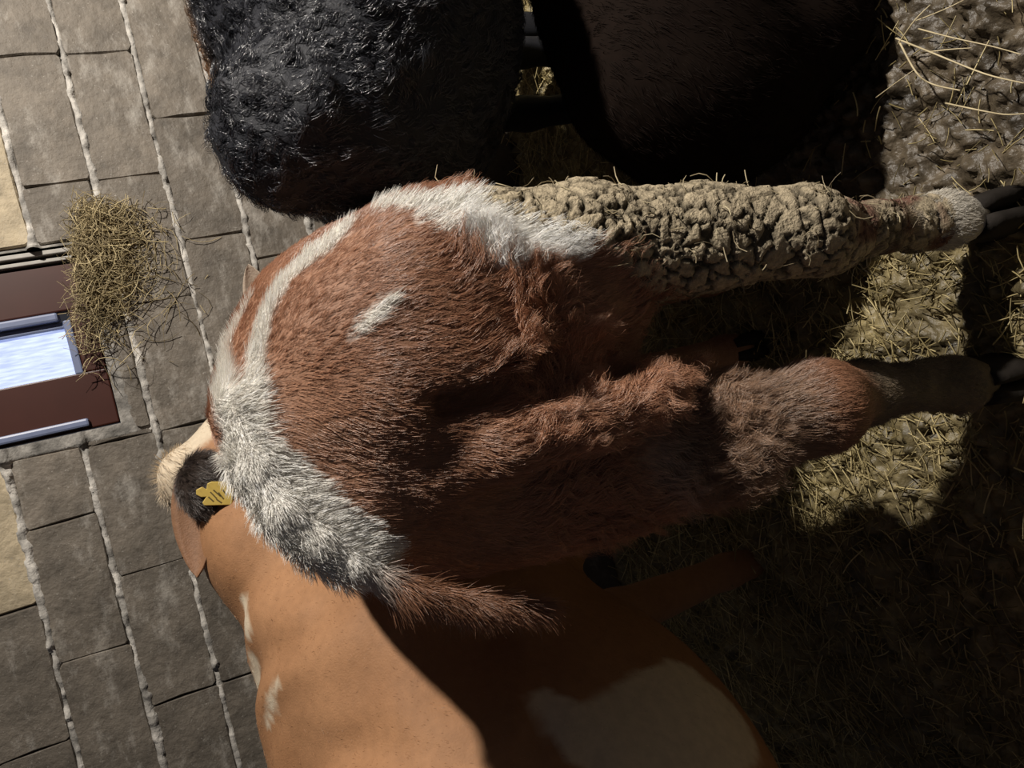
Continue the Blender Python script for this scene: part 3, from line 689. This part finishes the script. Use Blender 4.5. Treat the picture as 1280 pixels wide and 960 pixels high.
# tag: notched plate and button
c0 = P(268, 617, 1.575); ux = nrm(P(288, 616, 1.575) - P(250, 618, 1.575)); uy = nrm(P(268, 604, 1.575) - P(268, 630, 1.575)); uy = nrm(uy - (uy @ ux) * ux); un = np.cross(ux, uy)
def plate(name, poly, th, mat, parent, org, label=None):
    n = len(poly); V = [org + ux * a + uy * b + un * (th / 2) for a, b in poly] + [org + ux * a + uy * b - un * (th / 2) for a, b in poly]
    Fc = [tuple(range(n)), tuple(range(2 * n - 1, n - 1, -1))] + [(i, i + n, (i + 1) % n + n, (i + 1) % n) for i in range(n)]
    o = mesh_obj(name, V, Fc, mat, parent, smooth=False); md = o.modifiers.new('b', 'BEVEL'); md.width = .0012; md.segments = 2
    if label: o['label'] = label
    return o
k_ = 1.60 / FPX * 1.06
tagp = [(-18, 5), (-12, 8), (-8, 5), (-7, 11), (-3, 13), (18, 12), (20, 10), (18, -11), (16, -13), (-10, -12), (-12, -9), (-8, -3), (-13, -3), (-18, 0)]
to = plate('ear_tag', [(a * k_, b * k_) for a, b in tagp], .003, M_tag, oc, c0, 'yellow plastic tag with dark smudged strokes')
for (x0, y0, x1, y1) in ((-4, 2, 2, -5), (-1, 4, 6, -3), (4, 1, 9, -6), (-6, -3, -1, -8), (8, 4, 12, -2), (2, -6, 7, -10)):
    dx, dy = x1 - x0, y1 - y0; l = math.hypot(dx, dy); ax_, ay_ = -dy / l * .7, dx / l * .7
    plate('tag_mark', [((x0 + ax_) * k_, (y0 + ay_) * k_), ((x1 + ax_) * k_, (y1 + ay_) * k_), ((x1 - ax_) * k_, (y1 - ay_) * k_), ((x0 - ax_) * k_, (y0 - ay_) * k_)], .0044, M_tagink, to, c0).modifiers.clear()
for (x, y) in ((-.26, 1.51), (-.60, 1.63), (-.84, .78), (-1.15, .99)): hoof('hoof', (x, y, .0), -40, oc, 1.15)

# ------------------------------------------------------------------ black curly cow on the right
BLK = np.array([.020, .021, .026])
def black(p):
    d = el(p, (.70, 1.34, .82), (.37, .38, .265))
    d = smin(d, rc(p, (.72, 1.3, .82), (.80, 1.90, .68), .25, .20), .1)
    d = smin(d, el(p, (.455, 1.15, .955), (.13, .13, .19)), .08)
    d = smin(d, chain(p, [((.58, 1.42, .80), .12), ((.60, 1.50, .58), .05), ((.60, 1.54, .42), .034), ((.60, 1.53, .14), .034), ((.60, 1.52, .09), .036)], .03), .06)
    d = smin(d, chain(p, [((.92, 1.42, .80), .13), ((1.0, 1.50, .55), .06), ((1.0, 1.56, .14), .036), ((1.0, 1.55, .09), .04)], .03), .06)
    d = smin(d, chain(p, [((.95, 1.85, .75), .11), ((.97, 1.85, .4), .05), ((.97, 1.86, .1), .036), ((.97, 1.86, .04), .04)], .03), .06)
    d = smin(d, chain(p, [((.72, 1.85, .72), .10), ((.86, 1.78, .4), .05), ((.87, 1.80, .16), .036), ((.87, 1.80, .1), .04)], .03), .06)
    d = smin(d, chain(p, [((.82, 1.92, .75), .15), ((.98, 1.98, .70), .12), ((1.25, 1.99, .6), .09), ((1.4, 1.98, .48), .06)], .03), .08)
    m = sstep(.55, .8, p[..., 2])
    return d + m * (.016 * vnoise(p * 11, 4) + .010 * np.abs(vnoise(p * 22, 9)))
VB, FB = nets(black, (.25, .9, -.01), (1.5, 2.18, 1.22), .0165)
bk = thing('cow', 'black cow with wet curly coat standing at the right', 'cow', (.7, 1.4, 0))
def black_col(p):
    tan = sstep(1.075, 1.10, p[:, 2] + .02 * fbm(p * 20, 2, 3)) * sstep(.5, .62, p[:, 0]) * sstep(1.25, 1.35, p[:, 1]) * .8; tan = tan[:, None]
    return BLK * (1 - tan) + np.array([.22, .13, .07]) * tan
mesh_obj('body', VB, FB, M_hide_smooth, bk, cols=black_col(VB))
rb = sample(VB, FB, 95000, lambda c: (c[:, 2] > .5) * (c[:, 1] < 1.75) * 1.0); Nb = grad(black, rb)
vis = (Nb * (np.array([0, 0, CAM_H]) - rb)).sum(1) > -.25 * np.linalg.norm(rb - [0, 0, CAM_H], axis=1); rb, Nb = rb[vis], Nb[vis]
fb = np.stack([-.3 * np.ones(len(rb)), -.3 * np.ones(len(rb)), -np.ones(len(rb))], -1) + 1.1 * vnoise3(rb * 13, 22)
hair('coat', bk, rb, Nb, fb, np.full(len(rb), .026), black_col(rb) * 1.6, M_hairshine, rad=.00042, clump=.8, ratio=22, curl=.5, frizz=.1, lift=.22, seed=12)
for (x, y, z) in ((.60, 1.52, .03), (1.0, 1.55, .03), (.97, 1.88, .05), (.87, 1.82, .06)): hoof('hoof', (x, y, z), 0, bk)

# ------------------------------------------------------------------ dark brown calf lying in front of it
DBR = np.array([.009, .0052, .0036])
def dark(p):
    d = el(p, (.70, 1.155, .25), (.42, .25, .27), rotz(0))
    d = smin(d, el(p, (.46, 1.10, .28), (.18, .17, .25)), .08)
    d = smin(d, rc(p, (.50, .99, .10), (.72, .93, .06), .10, .06), .05)
    d = smin(d, rc(p, (.98, 1.15, .35), (1.2, 1.05, .45), .14, .10), .08)
    d = smin(d, rc(p, (1.2, 1.05, .45), (1.36, .93, .36), .09, .05), .05)
    return d + .008 * vnoise(p * 9, 4)
M_matte = attrmat('dull_dark_hide', .9, .08, 60, .2); M_dullhair = hairmat('dull_dark_hair', .8, .1)
VD, FD = nets(dark, (.18, .78, -.02), (1.5, 1.55, .66), .0175)
dk = thing('calf', 'dark brown calf lying in shade beside the muddy leg', 'calf', (.7, 1.17, 0))
mesh_obj('body', VD, FD, M_matte, dk, cols=np.tile(DBR, (len(VD), 1)))
rd = sample(VD, FD, 40000, lambda c: (c[:, 2] > .02) * 1.0); Nd = grad(dark, rd)
hair('coat', dk, rd, Nd, np.tile([-.5, -.3, -1.0], (len(rd), 1)) + .5 * vnoise3(rd * 7, 2), np.full(len(rd), .02), np.tile(DBR, (len(rd), 1)), M_dullhair, rad=.0004, clump=.5, npt=4, frizz=.2, lift=.25, seed=14)
ear('ear', (1.16, 1.10, .53), (1.05, 1.12, .60), (0, -1, .2), .035, M_skin, dk, tuple(DBR), tuple(DBR)); hoof('hoof', (.75, .90, .0), -80, dk)
